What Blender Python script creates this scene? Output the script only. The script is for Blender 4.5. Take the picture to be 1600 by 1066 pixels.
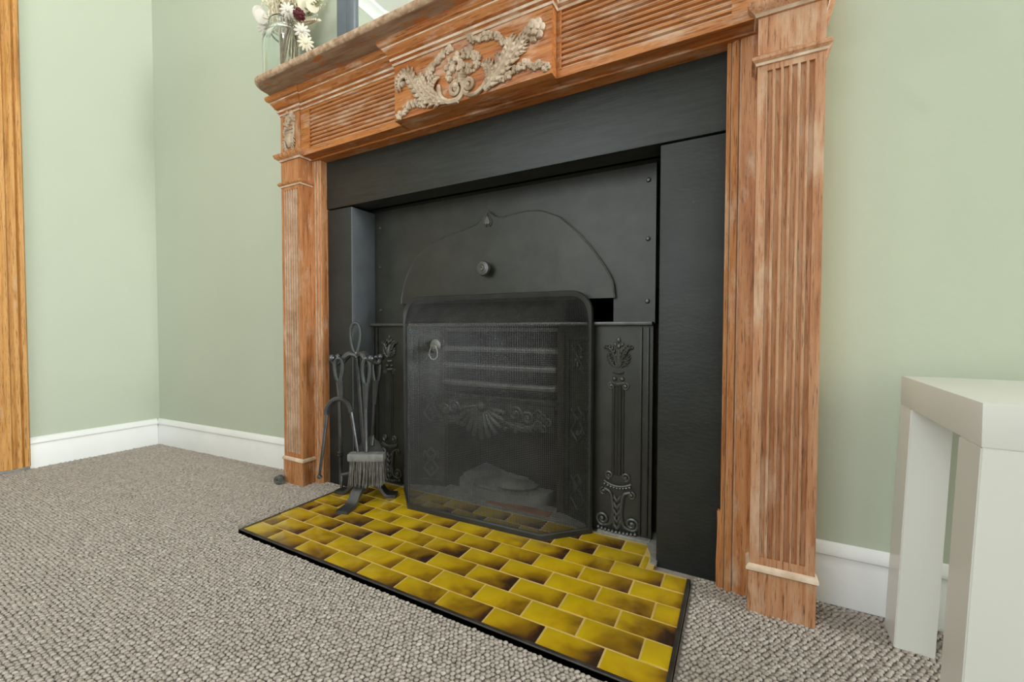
import bpy, bmesh, math, random
from mathutils import Vector, Matrix
from math import pi, sin, cos, radians

# ------------------------------------------------------------------ set-up
for o in list(bpy.data.objects):
    bpy.data.objects.remove(o)
SC = bpy.context.scene
COL = SC.collection
U = 0.69                      # metres per working unit (measurements below are in working units)
rnd = random.Random(7)

# camera
cam_d = bpy.data.cameras.new('camera')
cam_d.sensor_width = 36.0
cam_d.lens = 655.0 / 1600.0 * 36.0
cam_d.clip_start = 0.02
cam = bpy.data.objects.new('camera', cam_d)
COL.objects.link(cam)
YAW, PIT, ROL = 0.49402, -0.02599, 0.002336
fw = Vector((-sin(YAW) * cos(PIT), cos(YAW) * cos(PIT), sin(PIT)))
rt = Vector((cos(YAW), sin(YAW), 0.0))
up = rt.cross(fw)
r2 = cos(ROL) * rt + sin(ROL) * up
u2 = -sin(ROL) * rt + cos(ROL) * up
cam.matrix_world = Matrix(((r2.x, u2.x, -fw.x, .26736 * U), (r2.y, u2.y, -fw.y, -.89714 * U),
                           (r2.z, u2.z, -fw.z, .77397 * U), (0, 0, 0, 1)))
SC.camera = cam

# world
w = bpy.data.worlds.new('daylight')
SC.world = w
w.use_nodes = True
w.node_tree.nodes['Background'].inputs[0].default_value = (.80, .90, 1.0, 1)
w.node_tree.nodes['Background'].inputs[1].default_value = 1.0


def area(name, loc, aim, sx, sy, power, col):
    d = bpy.data.lights.new(name, 'AREA')
    d.shape = 'RECTANGLE'
    d.size, d.size_y = sx * U, sy * U
    d.energy = power
    d.color = col
    o = bpy.data.objects.new(name, d)
    COL.objects.link(o)
    o.location = Vector(loc) * U
    o.rotation_euler = (Vector(aim) - Vector(loc)).to_track_quat('-Z', 'Y').to_euler()
    return o


area('window_daylight', (9.16, -.35, 2.05), (4.0, -.35, 2.0), 1.55, 2.15, 265, (.95, .98, 1.0))
area('window_daylight', (-1.0, -3.16, 2.05), (-1.0, -2.0, 2.0), 2.15, 2.15, 27, (.91, .96, 1.0))
ld = bpy.data.lights.new('ceiling_lamp', 'POINT')
ld.energy = 12
ld.color = (1.0, .96, .90)
ld.shadow_soft_size = .055
lo = bpy.data.objects.new('ceiling_lamp', ld)
COL.objects.link(lo)
lo.location = Vector((-1.0, -.85, 3.55)) * U

SC.view_settings.view_transform = 'Standard'
SC.view_settings.look = 'None'
SC.view_settings.gamma = 1.0
SC.view_settings.use_curve_mapping = False
SC.view_settings.exposure = 0.28


# ------------------------------------------------------------------ materials
class NT:
    def __init__(s, name):
        s.m = bpy.data.materials.new(name)
        s.m.use_nodes = True
        s.t = s.m.node_tree
        s.b = s.t.nodes['Principled BSDF']

    def n(s, typ, **kw):
        nd = s.t.nodes.new(typ)
        for k, v in kw.items():
            setattr(nd, k, v)
        return nd

    def l(s, a, b):
        s.t.links.new(a, b)

    def coords(s, scale=(1, 1, 1), kind='Object'):
        tc = s.n('ShaderNodeTexCoord')
        mp = s.n('ShaderNodeMapping')
        mp.inputs['Scale'].default_value = scale
        s.l(tc.outputs[kind], mp.inputs[0])
        return mp.outputs[0]

    def noise(s, vec, scale, detail=4, rough=.55, dist=0):
        nd = s.n('ShaderNodeTexNoise')
        nd.inputs['Scale'].default_value = scale
        nd.inputs['Detail'].default_value = detail
        nd.inputs['Roughness'].default_value = rough
        nd.inputs['Distortion'].default_value = dist
        s.l(vec, nd.inputs['Vector'])
        return nd.outputs['Fac']

    def ramp(s, fac, stops):
        nd = s.n('ShaderNodeValToRGB')
        e = nd.color_ramp.elements
        while len(e) < len(stops):
            e.new(.5)
        for i, (p, c) in enumerate(stops):
            e[i].position = p
            e[i].color = (*c, 1) if not isinstance(c, (int, float)) else (c, c, c, 1)
        s.l(fac, nd.inputs[0])
        return nd.outputs[0]

    def mix(s, fac, a, b, mode='MIX'):
        nd = s.n('ShaderNodeMix', data_type='RGBA', blend_type=mode)
        for sock, v in ((nd.inputs[0], fac), (nd.inputs[6], a), (nd.inputs[7], b)):
            if isinstance(v, (int, float)):
                sock.default_value = v
            elif isinstance(v, tuple):
                sock.default_value = (*v, 1)
            else:
                s.l(v, sock)
        return nd.outputs[2]

    def math(s, op, a, b=0.0, clamp=False):
        nd = s.n('ShaderNodeMath', operation=op, use_clamp=clamp)
        for i, v in enumerate((a, b)):
            if isinstance(v, (int, float)):
                nd.inputs[i].default_value = v
            else:
                s.l(v, nd.inputs[i])
        return nd.outputs[0]

    def bump(s, h, strength, dist=.002, normal=None):
        nd = s.n('ShaderNodeBump')
        nd.inputs['Strength'].default_value = strength
        nd.inputs['Distance'].default_value = dist
        s.l(h, nd.inputs['Height'])
        if normal:
            s.l(normal, nd.inputs['Normal'])
        return nd.outputs[0]

    def out(s, col=None, rough=.5, normal=None, metal=0, spec=.5, coat=0):
        b = s.b
        for k, v in (('Base Color', col), ('Roughness', rough), ('Metallic', metal), ('Specular IOR Level', spec), ('Coat Weight', coat)):
            if v is None:
                continue
            if isinstance(v, tuple):
                b.inputs[k].default_value = (*v, 1)
            elif isinstance(v, (int, float)):
                b.inputs[k].default_value = v
            else:
                s.l(v, b.inputs[k])
        if normal:
            s.l(normal, b.inputs['Normal'])
        return s.m


def m_plain(name, c1, c2, scale, rough, bscale=60, bstr=.2, bdist=.001, metal=0, spec=.5, stretch=(1, 1, 1)):
    t = NT(name)
    v = t.coords(stretch)
    col = t.ramp(t.noise(v, scale, 5), [(.3, c1), (.7, c2)])
    nb = t.bump(t.noise(v, bscale, 4), bstr, bdist)
    return t.out(col, rough, nb, metal, spec)


def m_wood(name, axis, base, light, dark, pale, pale_amt):
    t = NT(name)
    st = {'x': (1.2, 22, 22), 'z': (22, 22, 1.2), 'y': (22, 1.2, 22)}[axis]
    v = t.coords(st)
    g = t.noise(v, 3.0, 6, .6, .6)
    col = t.ramp(g, [(.25, dark), (.42, base), (.60, light), (.78, base)])
    v3 = t.coords({'x': (3, 60, 60), 'z': (60, 60, 3), 'y': (60, 3, 60)}[axis])
    fine = t.noise(v3, 6, 3, .7)
    col = t.mix(t.ramp(fine, [(.33, .85), (.46, 0)]), col, (dark[0] * .55, dark[1] * .5, dark[2] * .5))
    v2 = t.coords({'x': (2.5, 9, 9), 'z': (9, 9, 2.5), 'y': (9, 2.5, 9)}[axis])
    p = t.ramp(t.noise(v2, 3.2, 7, .65), [(.60 - pale_amt, 0.0), (.72 - pale_amt * .6, .85)])
    col = t.mix(p, col, pale)
    return t.out(col, .48, t.bump(fine, .35, .0006), 0, .35)


PALE = (.58, .385, .265)
WOODX = m_wood('stripped_pine_horizontal', 'x', (.39, .122, .028), (.50, .195, .056), (.17, .052, .014), PALE, .09)
WOODZ = m_wood('stripped_pine_upright', 'z', (.41, .155, .052), (.51, .240, .102), (.20, .072, .024), PALE, .05)
WOODP = m_wood('limed_pine_upright', 'z', (.44, .190, .090), (.54, .290, .165), (.22, .088, .042), PALE, .08)
LIME = m_plain('lime_residue', (.46, .30, .19), (.78, .63, .50), 26, .65, 200, .4, .0008)
CARVE = m_plain('limed_carving', (.29, .19, .12), (.62, .49, .37), 28, .68, 160, .6, .0010)
SHELFU = None
t = NT('flaking_shelf_varnish')
v = t.coords((2, 14, 14))
c = t.ramp(t.noise(v, 4, 7, .65), [(.30, (.20, .115, .070)), (.5, (.33, .215, .145)), (.7, (.43, .31, .225))])
p = t.ramp(t.noise(t.coords((5, 11, 11)), 2.1, 6, .6), [(.55, 0.0), (.60, 1.0)])
c = t.mix(p, c, (.44, .15, .045))
SHELFM = t.out(c, .6, t.bump(t.noise(v, 12, 6, .7), .5, .001), 0, .3)
SHELFE = m_plain('worn_shelf_edge', (.30, .16, .08), (.62, .46, .33), 60, .65, 140, .8, .0012)

t = NT('black_painted_stone')
v = t.coords((1, 1, 2.2))
c = t.ramp(t.noise(v, 7, 5), [(.3, (.012, .0135, .013)), (.7, (.022, .024, .023))])
c = t.mix(t.ramp(t.noise(t.coords(), 75, 2), [(.775, 0.0), (.79, .8)]), c, (.20, .20, .18))
BLACK = t.out(c, .50, t.bump(t.noise(v, 55, 4), .55, .0012), 0, .40)
REVM = m_plain('reveal_painted_sheen', (.085, .093, .107), (.12, .131, .148), 9, .38, 60, .6, .0014, 0, .6)  # jamb black lifted to blue-grey: daylight sheen put into the base colour
t = NT('black_brushed_paint')
v = t.coords((1, 4, 9))
c = t.ramp(t.noise(v, 9, 6), [(.3, (.013, .0145, .013)), (.7, (.025, .0275, .025))])
c = t.mix(t.ramp(t.noise(t.coords(), 70, 2), [(.775, 0.0), (.79, .8)]), c, (.20, .20, .18))
v2 = t.coords((1, 1, 1))
nb = t.bump(t.noise(t.coords((3, 30, 60)), 10, 5, .6), .35, .0008, t.bump(t.noise(v2, 14, 5, .6), .35, .002))
LINTELM = t.out(c, .45, nb, 0, .4)
IRON = m_plain('blacked_cast_iron', (.024, .024, .020), (.038, .038, .032), 16, .45, 130, .35, .0007, .25, .5)
IRONH = m_plain('worn_cast_iron', (.065, .065, .062), (.115, .115, .108), 22, .40, 150, .4, .0007, .45, .5)
BARM = m_plain('polished_grate_bar', (.13, .13, .125), (.20, .20, .19), 22, .42, 150, .4, .0007, .4, .5)
SOOT = m_plain('sooty_fireback', (.020, .017, .013), (.06, .048, .034), 6, .9, 30, .8, .004)
ASH = m_plain('ashy_firebrick', (.12, .115, .105), (.26, .25, .235), 14, .9, 60, .8, .002)
WIRE = m_plain('blackened_wire', (.075, .076, .078), (.11, .112, .115), 30, .42, 100, .2, .0005, .5, .5)
FRAMEM = m_plain('black_screen_frame', (.030, .031, .030), (.045, .046, .045), 20, .38, 120, .2, .0005, .3, .5)
TOOLM = m_plain('wrought_steel', (.060, .063, .066), (.125, .130, .138), 18, .28, 90, .22, .0005, .7, .5)
TOOLD = m_plain('dusty_steel', (.15, .15, .15), (.25, .25, .245), 40, .6, 150, .3, .0005, .2, .4)
BRIST = m_plain('grey_bristle', (.07, .063, .055), (.17, .155, .14), 60, .8, 80, .1, .0004)
GROUT = m_plain('pale_grout', (.58, .39, .10), (.68, .49, .18), 40, .85, 200, .4, .0006)
MORTAR = m_plain('grey_mortar', (.17, .165, .15), (.34, .33, .30), 40, .9, 120, .8, .0018)
TRIM = m_plain('dark_hearth_edging', (.018, .015, .013), (.05, .042, .037), 24, .5, 60, .6, .0015)
WHITEP = m_plain('white_gloss_paint', (.80, .80, .79), (.86, .86, .85), 6, .35, 22, .35, .002)
TABLEM = m_plain('white_lacquer', (.70, .695, .665), (.72, .715, .685), 3, .30, 300, .03, .0003)
GREYF = m_plain('grey_painted_frame', (.095, .115, .135), (.125, .15, .17), 8, .35, 60, .15, .0005)
CEILM = m_plain('white_ceiling', (.80, .80, .77), (.83, .83, .80), 2, .9, 50, .1, .001)
RUSTB = m_plain('brick_red_stone', (.22, .07, .03), (.32, .13, .06), 20, .8, 60, .5, .001)

t = NT('sage_wall_paint')
v = t.coords()
c = t.ramp(t.noise(v, 1.3, 3), [(.3, (.475, .515, .412)), (.7, (.50, .54, .434))])
nb = t.bump(t.noise(v, 85, 4, .6), .22, .0009, t.bump(t.noise(v, 7, 3), .25, .004))
WALLM = t.out(c, .62, nb, 0, .3)

t = NT('pale_grain_door_frame')
DOORW = m_wood('golden_pine_frame', 'z', (.50, .235, .055), (.62, .32, .10), (.28, .10, .022), (.55, .36, .20), .02)

# glazed mustard tile: the burnt glaze pools towards one end of each tile
t = NT('mustard_glaze')
tc = t.n('ShaderNodeTexCoord')
sp = t.n('ShaderNodeSeparateXYZ')
t.l(tc.outputs['Object'], sp.inputs[0])
oi = t.n('ShaderNodeObjectInfo')
va = t.n('ShaderNodeVectorMath', operation='ADD')
t.l(tc.outputs['Object'], va.inputs[0])
cx = t.n('ShaderNodeCombineXYZ')
t.l(t.math('MULTIPLY', oi.outputs['Random'], 37.0), cx.inputs[0])
t.l(t.math('MULTIPLY', oi.outputs['Random'], 11.0), cx.inputs[1])
t.l(cx.outputs[0], va.inputs[1])
nz = t.noise(va.outputs[0], 16, 3, .5, .4)
g = t.math('MULTIPLY', sp.outputs[0], 1.0 / (.152 * U))
gy = t.math('MULTIPLY', sp.outputs[1], -1.0 / (.076 * U))
f = t.math('ADD', t.math('MULTIPLY', g, .62), t.math('MULTIPLY', gy, .30))
f = t.math('ADD', f, t.math('MULTIPLY', nz, .85))
rr = t.math('FRACT', t.math('MULTIPLY', oi.outputs['Random'], 7.31))
f = t.math('ADD', f, t.math('MULTIPLY', rr, .34))
col = t.ramp(t.math('SUBTRACT', f, .25), [(.22, (.58, .395, .009)), (.46, (.48, .305, .008)), (.70, (.25, .135, .007)), (.90, (.075, .034, .010)), (1.0, (.035, .017, .010))])
fl = t.noise(va.outputs[0], 160, 3, .6)
col = t.mix(t.ramp(fl, [(.70, 0.0), (.78, .5)]), col, (.42, .30, .12))
TILEM = t.out(col, .13, t.bump(t.noise(va.outputs[0], 40, 3), .14, .0015), 0, .55)

t = NT('oatmeal_carpet')
oi = t.n('ShaderNodeObjectInfo')
v = t.coords()
c = t.ramp(oi.outputs['Random'], [(.0, (.355, .308, .272)), (.35, (.415, .363, .324)), (.8, (.46, .405, .366)), (1, (.52, .465, .422))])
c = t.mix(t.ramp(t.noise(v, 300, 2), [(.35, .3), (.65, 0.0)]), c, (.28, .24, .205))
CARPETM = t.out(c, .95, t.bump(t.noise(v, 900, 2), .4, .0006), 0, .1)
CARPETB = m_plain('carpet_backing', (.32, .28, .245), (.46, .41, .37), 90, .95, 260, .9, .003)

t = NT('clear_jar_glass')
t.b.inputs['Transmission Weight'].default_value = 1.0
GLASS = t.out((.93, .97, .95), .02, None, 0, .5)
t.b.inputs['IOR'].default_value = 1.45
t = NT('window_glass')
t.b.inputs['Transmission Weight'].default_value = 1.0
WGLASS = t.out((.98, .99, 1.0), .0, None, 0, .5)
t = NT('mirror_silver')
MIRR = t.out((.90, .91, .90), .015, None, 1.0, .5)
STRAW = m_plain('dried_stem', (.58, .49, .33), (.76, .68, .52), 30, .8)
BROWNS = m_plain('brown_stem', (.20, .11, .06), (.30, .18, .10), 30, .8)
CREAM = m_plain('cream_petal', (.66, .58, .42), (.80, .74, .60), 30, .8)
PAPERW = m_plain('papery_white_petal', (.62, .58, .50), (.72, .68, .61), 20, .7)
MAROON = m_plain('maroon_seedhead', (.06, .008, .012), (.13, .02, .025), 60, .8)
OLIVE = m_plain('dry_olive_leaf', (.34, .36, .20), (.48, .48, .30), 30, .8)


# ------------------------------------------------------------------ mesh helpers
class B:
    def __init__(s):
        s.bm = bmesh.new()
        s.mi = 0

    def face(s, vs):
        try:
            f = s.bm.faces.new(vs)
            f.material_index = s.mi
            return f
        except ValueError:
            return None

    def box(s, x0, x1, y0, y1, z0, z1, bev=0.0, M=None):
        P = [(x0, y0, z0), (x1, y0, z0), (x1, y1, z0), (x0, y1, z0), (x0, y0, z1), (x1, y0, z1), (x1, y1, z1), (x0, y1, z1)]
        vs = [s.bm.verts.new(M @ Vector(p) if M else p) for p in P]
        fs = [s.face([vs[i] for i in q]) for q in ((0, 3, 2, 1), (4, 5, 6, 7), (0, 1, 5, 4), (1, 2, 6, 5), (2, 3, 7, 6), (3, 0, 4, 7))]
        if bev:
            es = list({e for f in fs for e in f.edges})
            r = bmesh.ops.bevel(s.bm, geom=es, offset=bev, segments=2, affect='EDGES', profile=.6)
            for f in r['faces']:
                f.material_index = s.mi
        return s

    def prism(s, prof, fn, a0, a1, mats=None, close=True, caps=True, n=1):
        """prof: 2D points; fn(p, a) -> xyz; extruded from a0 to a1"""
        rows = []
        for k in range(n + 1):
            a = a0 + (a1 - a0) * k / n
            rows.append([s.bm.verts.new(fn(p, a)) for p in prof])
        m = len(prof)
        for k in range(n):
            for i in range(m if close else m - 1):
                j = (i + 1) % m
                f = s.face((rows[k][i], rows[k][j], rows[k + 1][j], rows[k + 1][i]))
                if f and mats:
                    f.material_index = mats[i]
        if caps and close:
            s.face(list(reversed(rows[0])))
            s.face(rows[-1])
        return s

    def tube(s, pts, r, seg=8, closed=False, flat=1.0, caps=True):
        pts = [Vector(p) for p in pts]
        n = len(pts)
        rs = r if isinstance(r, (list, tuple)) else [r] * n
        rows = []
        prev = None
        for i, p in enumerate(pts):
            if closed:
                d = pts[(i + 1) % n] - pts[i - 1]
            else:
                d = pts[min(i + 1, n - 1)] - pts[max(i - 1, 0)]
            d.normalize()
            if prev is None:
                a = Vector((0, -1, 0)) if abs(d.y) < .9 else Vector((0, 0, 1))
                a = (a - d * a.dot(d)).normalized()
            else:
                a = (prev - d * prev.dot(d))
                if a.length < 1e-6:
                    a = d.orthogonal()
                a.normalize()
            prev = a
            b = d.cross(a)
            rows.append([s.bm.verts.new(p + (a * cos(2 * pi * k / seg) * flat + b * sin(2 * pi * k / seg)) * rs[i]) for k in range(seg)])
        for i in range(n if closed else n - 1):
            A, C = rows[i], rows[(i + 1) % n]
            for k in range(seg):
                s.face((A[k], A[(k + 1) % seg], C[(k + 1) % seg], C[k]))
        if caps and not closed:
            s.face(list(reversed(rows[0])))
            s.face(rows[-1])
        return s

    def lathe(s, prof, c, axis='z', seg=16):
        c = Vector(c)
        rows = []
        for (r, h) in prof:
            if r < 1e-6:
                q = {'z': (0, 0, h), 'y': (0, -h, 0), 'x': (h, 0, 0)}[axis]
                rows.append([s.bm.verts.new(c + Vector(q))])
                continue
            row = []
            for k in range(seg):
                a = 2 * pi * k / seg
                q = {'z': (r * cos(a), r * sin(a), h), 'y': (r * cos(a), -h, r * sin(a)), 'x': (h, r * cos(a), r * sin(a))}[axis]
                row.append(s.bm.verts.new(c + Vector(q)))
            rows.append(row)
        for A, C in zip(rows, rows[1:]):
            for k in range(seg):
                j = (k + 1) % seg
                if len(A) == 1 and len(C) == 1:
                    continue
                if len(A) == 1:
                    s.face((A[0], C[j], C[k]))
                elif len(C) == 1:
                    s.face((A[k], A[j], C[0]))
                else:
                    s.face((A[k], A[j], C[j], C[k]))
        return s

    def ball(s, c, rx, ry=None, rz=None, seg=8, rings=5, M=None):
        ry = rx if ry is None else ry
        rz = rx if rz is None else rz
        c = Vector(c)

        def P(v):
            v = Vector((v[0] * rx, v[1] * ry, v[2] * rz))
            return c + (M @ v if M else v)
        top = s.bm.verts.new(P((0, 0, 1)))
        bot = s.bm.verts.new(P((0, 0, -1)))
        rows = []
        for i in range(1, rings):
            th = pi * i / rings
            rows.append([s.bm.verts.new(P((sin(th) * cos(2 * pi * k / seg), sin(th) * sin(2 * pi * k / seg), cos(th)))) for k in range(seg)])
        for k in range(seg):
            j = (k + 1) % seg
            s.face((top, rows[0][k], rows[0][j]))
            s.face((bot, rows[-1][j], rows[-1][k]))
            for A, C in zip(rows, rows[1:]):
                s.face((A[k], C[k], C[j], A[j]))
        return s

    def sweep(s, path, prof, fn, mats=None, closed=False):
        """mitred sweep: path in a plane (a,b); prof (d,h): d to the right of travel; fn(a,b,h)->xyz"""
        n = len(path)
        rows = []
        for i in range(n):
            p = Vector(path[i])
            if closed or 0 < i < n - 1:
                d1 = (p - Vector(path[i - 1])).normalized()
                d2 = (Vector(path[(i + 1) % n]) - p).normalized()
            elif i == 0:
                d1 = d2 = (Vector(path[1]) - p).normalized()
            else:
                d1 = d2 = (p - Vector(path[i - 1])).normalized()
            n1 = Vector((d1.y, -d1.x))
            n2 = Vector((d2.y, -d2.x))
            m = n1 + n2
            m = m / max(m.dot(n1), .2)
            rows.append([s.bm.verts.new(fn(p.x + m.x * d, p.y + m.y * d, h)) for d, h in prof])
        k = len(prof)
        for i in range(n if closed else n - 1):
            A, C = rows[i], rows[(i + 1) % n]
            for j in range(k - 1):
                f = s.face((A[j], A[j + 1], C[j + 1], C[j]))
                if f and mats:
                    f.material_index = mats[j]
        if not closed:
            s.face(list(rows[0]))
            s.face(list(reversed(rows[-1])))
        return s

    def done(s, name, mat, parent=None, off=None, smooth=True, angle=38, kind=None):
        bmesh.ops.recalc_face_normals(s.bm, faces=s.bm.faces[:])
        base = Vector(off) if off is not None else (Vector(parent.get('_b', (0, 0, 0))) if parent else Vector((0, 0, 0)))
        for v in s.bm.verts:
            v.co = (v.co - base) * U
        me = bpy.data.meshes.new(name)
        s.bm.to_mesh(me)
        s.bm.free()
        for mm in (mat if isinstance(mat, (list, tuple)) else [mat]):
            me.materials.append(mm)
        if smooth:
            me.polygons.foreach_set('use_smooth', [True] * len(me.polygons))
            me.set_sharp_from_angle(angle=radians(angle))
        o = bpy.data.objects.new(name, me)
        COL.objects.link(o)
        if parent:
            o.parent = parent
            o['_b'] = tuple(base)
            if off is not None:
                o.location = (base - Vector(parent.get('_b', (0, 0, 0)))) * U
        else:
            o['_b'] = tuple(base)
            o.location = base * U
        if kind:
            o['kind'] = kind
        return o


def thing(name, label, cat, loc=(0, 0, 0), group=None):
    o = bpy.data.objects.new(name, None)
    COL.objects.link(o)
    o.location = Vector(loc) * U
    o['_b'] = tuple(loc)
    o['label'] = label
    o['category'] = cat
    if group:
        o['group'] = group
    o.empty_display_size = .05
    return o


def tag(o, label, cat, group=None):
    o['label'] = label
    o['category'] = cat
    if group:
        o['group'] = group
    return o


def bez(p0, p1, p2, n=10):
    p0, p1, p2 = Vector(p0), Vector(p1), Vector(p2)
    return [p0 * (1 - t) ** 2 + p1 * 2 * t * (1 - t) + p2 * t * t for t in [i / n for i in range(n + 1)]]


def smooth_path(pts, n=6):
    P = [Vector(p) for p in pts]
    P = [2 * P[0] - P[1]] + P + [2 * P[-1] - P[-2]]
    out = []
    for i in range(1, len(P) - 2):
        for k in range(n):
            t = k / n
            a, b, c, d = P[i - 1], P[i], P[i + 1], P[i + 2]
            out.append(.5 * ((2 * b) + (c - a) * t + (2 * a - 5 * b + 4 * c - d) * t * t + (3 * b - a - 3 * c + d) * t ** 3))
    out.append(P[-2])
    return out


PL = lambda a, b, h: (a, b, h)             # plan sweeps: path in x,y and height z
EL = lambda a, b, h: (a, h, b)             # elevation sweeps: path in x,z and depth y

# ------------------------------------------------------------------ room shell
XL, XR, YF, ZC = -3.172, 9.2, -3.2, 4.16
YB = .575


def struct(name, b, mat, **k):
    return b.done(name, mat, kind='structure', **k)


b = B()
b.box(-3.6, 9.6, -3.6, 1.5, -.2, -.003)
struct('floor', b, CARPETB)
b = B()
b.box(-3.6, 9.6, -3.6, 1.5, ZC, ZC + .2)
struct('ceiling', b, CEILM)
# back wall: the alcove to the left runs slightly out of square
b = B()
AL = lambda x: .550 + (x + 1.75) * .064      # face of the alcove wall
q = [(-3.6, AL(-3.6)), (-1.50, AL(-1.50)), (-1.50, 1.45), (-3.6, 1.45)]
b.prism(q, lambda p, a: (p[0], p[1], a), 0, ZC)
b.box(.20, 9.6, YB, 1.45, 0, ZC)
b.box(-1.50, .20, YB, 1.45, 1.60, ZC)
b.box(-1.50, .20, 1.25, 1.45, 0, 1.60)
struct('wall_back', b, WALLM, smooth=False)
b = B()
b.box(-3.6, XL, -.24, 1.2, 0, ZC)
b.box(-3.6, XL, -1.15, -.24, 2.98, ZC)
b.box(-3.6, XL, -1.34, -1.15, 0, ZC)
struct('wall_left', b, WALLM, smooth=False)
b = B()
b.box(XR, 9.6, .45, .6, 0, ZC)
b.box(XR, 9.6, -3.6, -1.15, 0, ZC)
b.box(XR, 9.6, -1.15, .45, 0, .95)
b.box(XR, 9.6, -1.15, .45, 3.15, ZC)
struct('wall_right', b, WALLM, smooth=False)
b = B()
b.box(-2.6, -2.1, -3.6, YF, 0, ZC)
b.box(.1, 9.6, -3.6, YF, 0, ZC)
b.box(-2.1, .1, -3.6, YF, 0, .95)
b.box(-2.1, .1, -3.6, YF, 3.15, ZC)
q = [(XL, -1.34), (-2.55, YF), (-2.55, -3.6), (-3.6, -3.6), (-3.6, -1.34)]
b.prism(q, lambda p, a: (p[0], p[1], a), 0, ZC)
struct('wall_front', b, WALLM, smooth=False)


def window(name, horizontal, a0, a1, z0, z1, c):
    fn = (lambda a, bb, h: (a, c + h, bb)) if horizontal else (lambda a, bb, h: (c + h, a, bb))
    s = -1 if horizontal else 1
    b = B()
    b.sweep([(a0, z0), (a0, z1), (a1, z1), (a1, z0)], [(0, 0), (0, s * .1), (.07, s * .1), (.07, 0), (0, 0)], fn, closed=True)
    am, zm = (a0 + a1) / 2, (z0 + z1) / 2
    for (p, r, q2, t2) in ((am - .02, am + .02, z0, z1), (a0, a1, zm - .03, zm + .03)):
        if horizontal:
            b.box(p, r, c - .09, c - .02, q2, t2)
        else:
            b.box(c + .02, c + .09, p, r, q2, t2)
    o = struct(name, b, WHITEP)
    b = B()
    if horizontal:
        b.box(a0, a1, c - .065, c - .055, z0, z1)
    else:
        b.box(c + .055, c + .065, a0, a1, z0, z1)
    b.done('pane', WGLASS, o)
    return o


window('window_1', False, -1.15, .45, .95, 3.15, XR + .08)
window('window_2', True, -2.1, .1, .95, 3.15, YF - .08)

# skirting boards
SKP = [(0, 0), (.016, 0), (.016, .118), (.012, .128), (.013, .136), (.019, .141), (.019, .150), (.010, .166), (.004, .172), (0, .173)]
b = B()
b.sweep([(XL, AL(XL) - .001), (-1.70, AL(-1.70) - .001)], SKP, PL)
struct('baseboard_back', b, WHITEP)
b = B()
b.sweep([(.40, YB), (9.2, YB)], SKP, PL)
struct('baseboard_back', b, WHITEP)
b = B()
b.sweep([(XL, -.150), (XL, AL(XL) - .017)], SKP, PL)
struct('baseboard_left', b, WHITEP)

# coving round the ceiling
b = B()
b.sweep([(XL, 1.0), (XL, -1.34), (-2.55, YF)], [(0, ZC - .11), (-.015, ZC - .11), (-.02, ZC - .09), (-.05, ZC - .05), (-.09, ZC - .03), (-.10, ZC), (0, ZC)], PL)
struct('trim_1', b, WHITEP)

# pine door frame at the left edge
b = B()
prof = [(0, 0), (.020, 0), (.030, .006), (.030, .022), (.022, .026), (.034, .034), (.034, .050), (.026, .056), (.026, .064), (.036, .070), (.036, .082), (.026, .090), (.024, .140), (.030, .150), (.030, .162), (.0, .165)]
b.prism([(XL + d, -.136 - h) for d, h in prof], lambda p, a: (p[0], p[1], a), 0.02, 2.95)
b.prism([(XL + d, -1.26 + h) for d, h in prof], lambda p, a: (p[0], p[1], a), 0, 2.95)
b.box(XL, XL + .03, -1.26, -.136, 2.95, 3.10)
dr = struct('door_1', b, DOORW)
b = B()
b.box(XL - .10, XL - .06, -1.15, -.24, 0, 2.98)
for (z0, z1) in ((.25, 1.2), (1.4, 2.75)):
    for (y0, y1) in ((-1.05, -.74), (-.65, -.34)):
        b.box(XL - .062, XL - .05, y0, y1, z0, z1, .008)
b.done('door_leaf', DOORW, dr)
b = B()
b.box(XL, XL + .034, -.31, -.14, -.002, .022, .006)
b.done('chipped_plaster', MORTAR, dr)['label'] = 'broken white plaster at the foot of the frame'

# ------------------------------------------------------------------ carpet pile (loops in rows)
b = B()
b.ball((0, 0, 0), .0082, .0062, .0058, 6, 4)
loop = b.done('loop', CARPETM)
loop_me = loop.data
bpy.data.objects.remove(loop)
pts = []
sx_, sy_ = .0132, .0104
iy = 0
y = -.75
while y < .56:
    x = -3.15 + (sx_ * .5 if iy % 2 else 0)
    while x < .95:
        inh = (-1.402 < x < .160 and -.010 < y < .48) or (-1.40 < x < .160 and y > .47) or (-1.55 < x < .24 and y > .518)
        if not inh:
            # only what the lens and a short step to the side could see
            dx, dy = x - .267, y + .897
            if dx * .474 * -1 + dy * .88 > .25:
                pts.append((x + rnd.uniform(-.002, .002), y + rnd.uniform(-.0016, .0016), rnd.uniform(-.0015, .0015)))
        x += sx_
    iy += 1
    y += sy_
me = bpy.data.meshes.new('carpet_pile')
me.from_pydata([(p[0] * U, p[1] * U, p[2] * U) for p in pts], [], [])
cp = bpy.data.objects.new('carpet_pile', me)
COL.objects.link(cp)
cp['kind'] = 'stuff'
tag(cp, 'oatmeal beige loop pile carpet covering the floor', 'carpet')
ng = bpy.data.node_groups.new('pile', 'GeometryNodeTree')
ng.interface.new_socket('Geometry', in_out='INPUT', socket_type='NodeSocketGeometry')
ng.interface.new_socket('Geometry', in_out='OUTPUT', socket_type='NodeSocketGeometry')
gi = ng.nodes.new('NodeGroupInput')
go = ng.nodes.new('NodeGroupOutput')
m2p = ng.nodes.new('GeometryNodeMeshToPoints')
iop = ng.nodes.new('GeometryNodeInstanceOnPoints')
src = bpy.data.objects.new('loop_source', loop_me)
uv = ng.nodes.new('GeometryNodeMeshUVSphere')
uv.inputs['Segments'].default_value = 6
uv.inputs['Rings'].default_value = 4
uv.inputs['Radius'].default_value = 1.0
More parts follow.
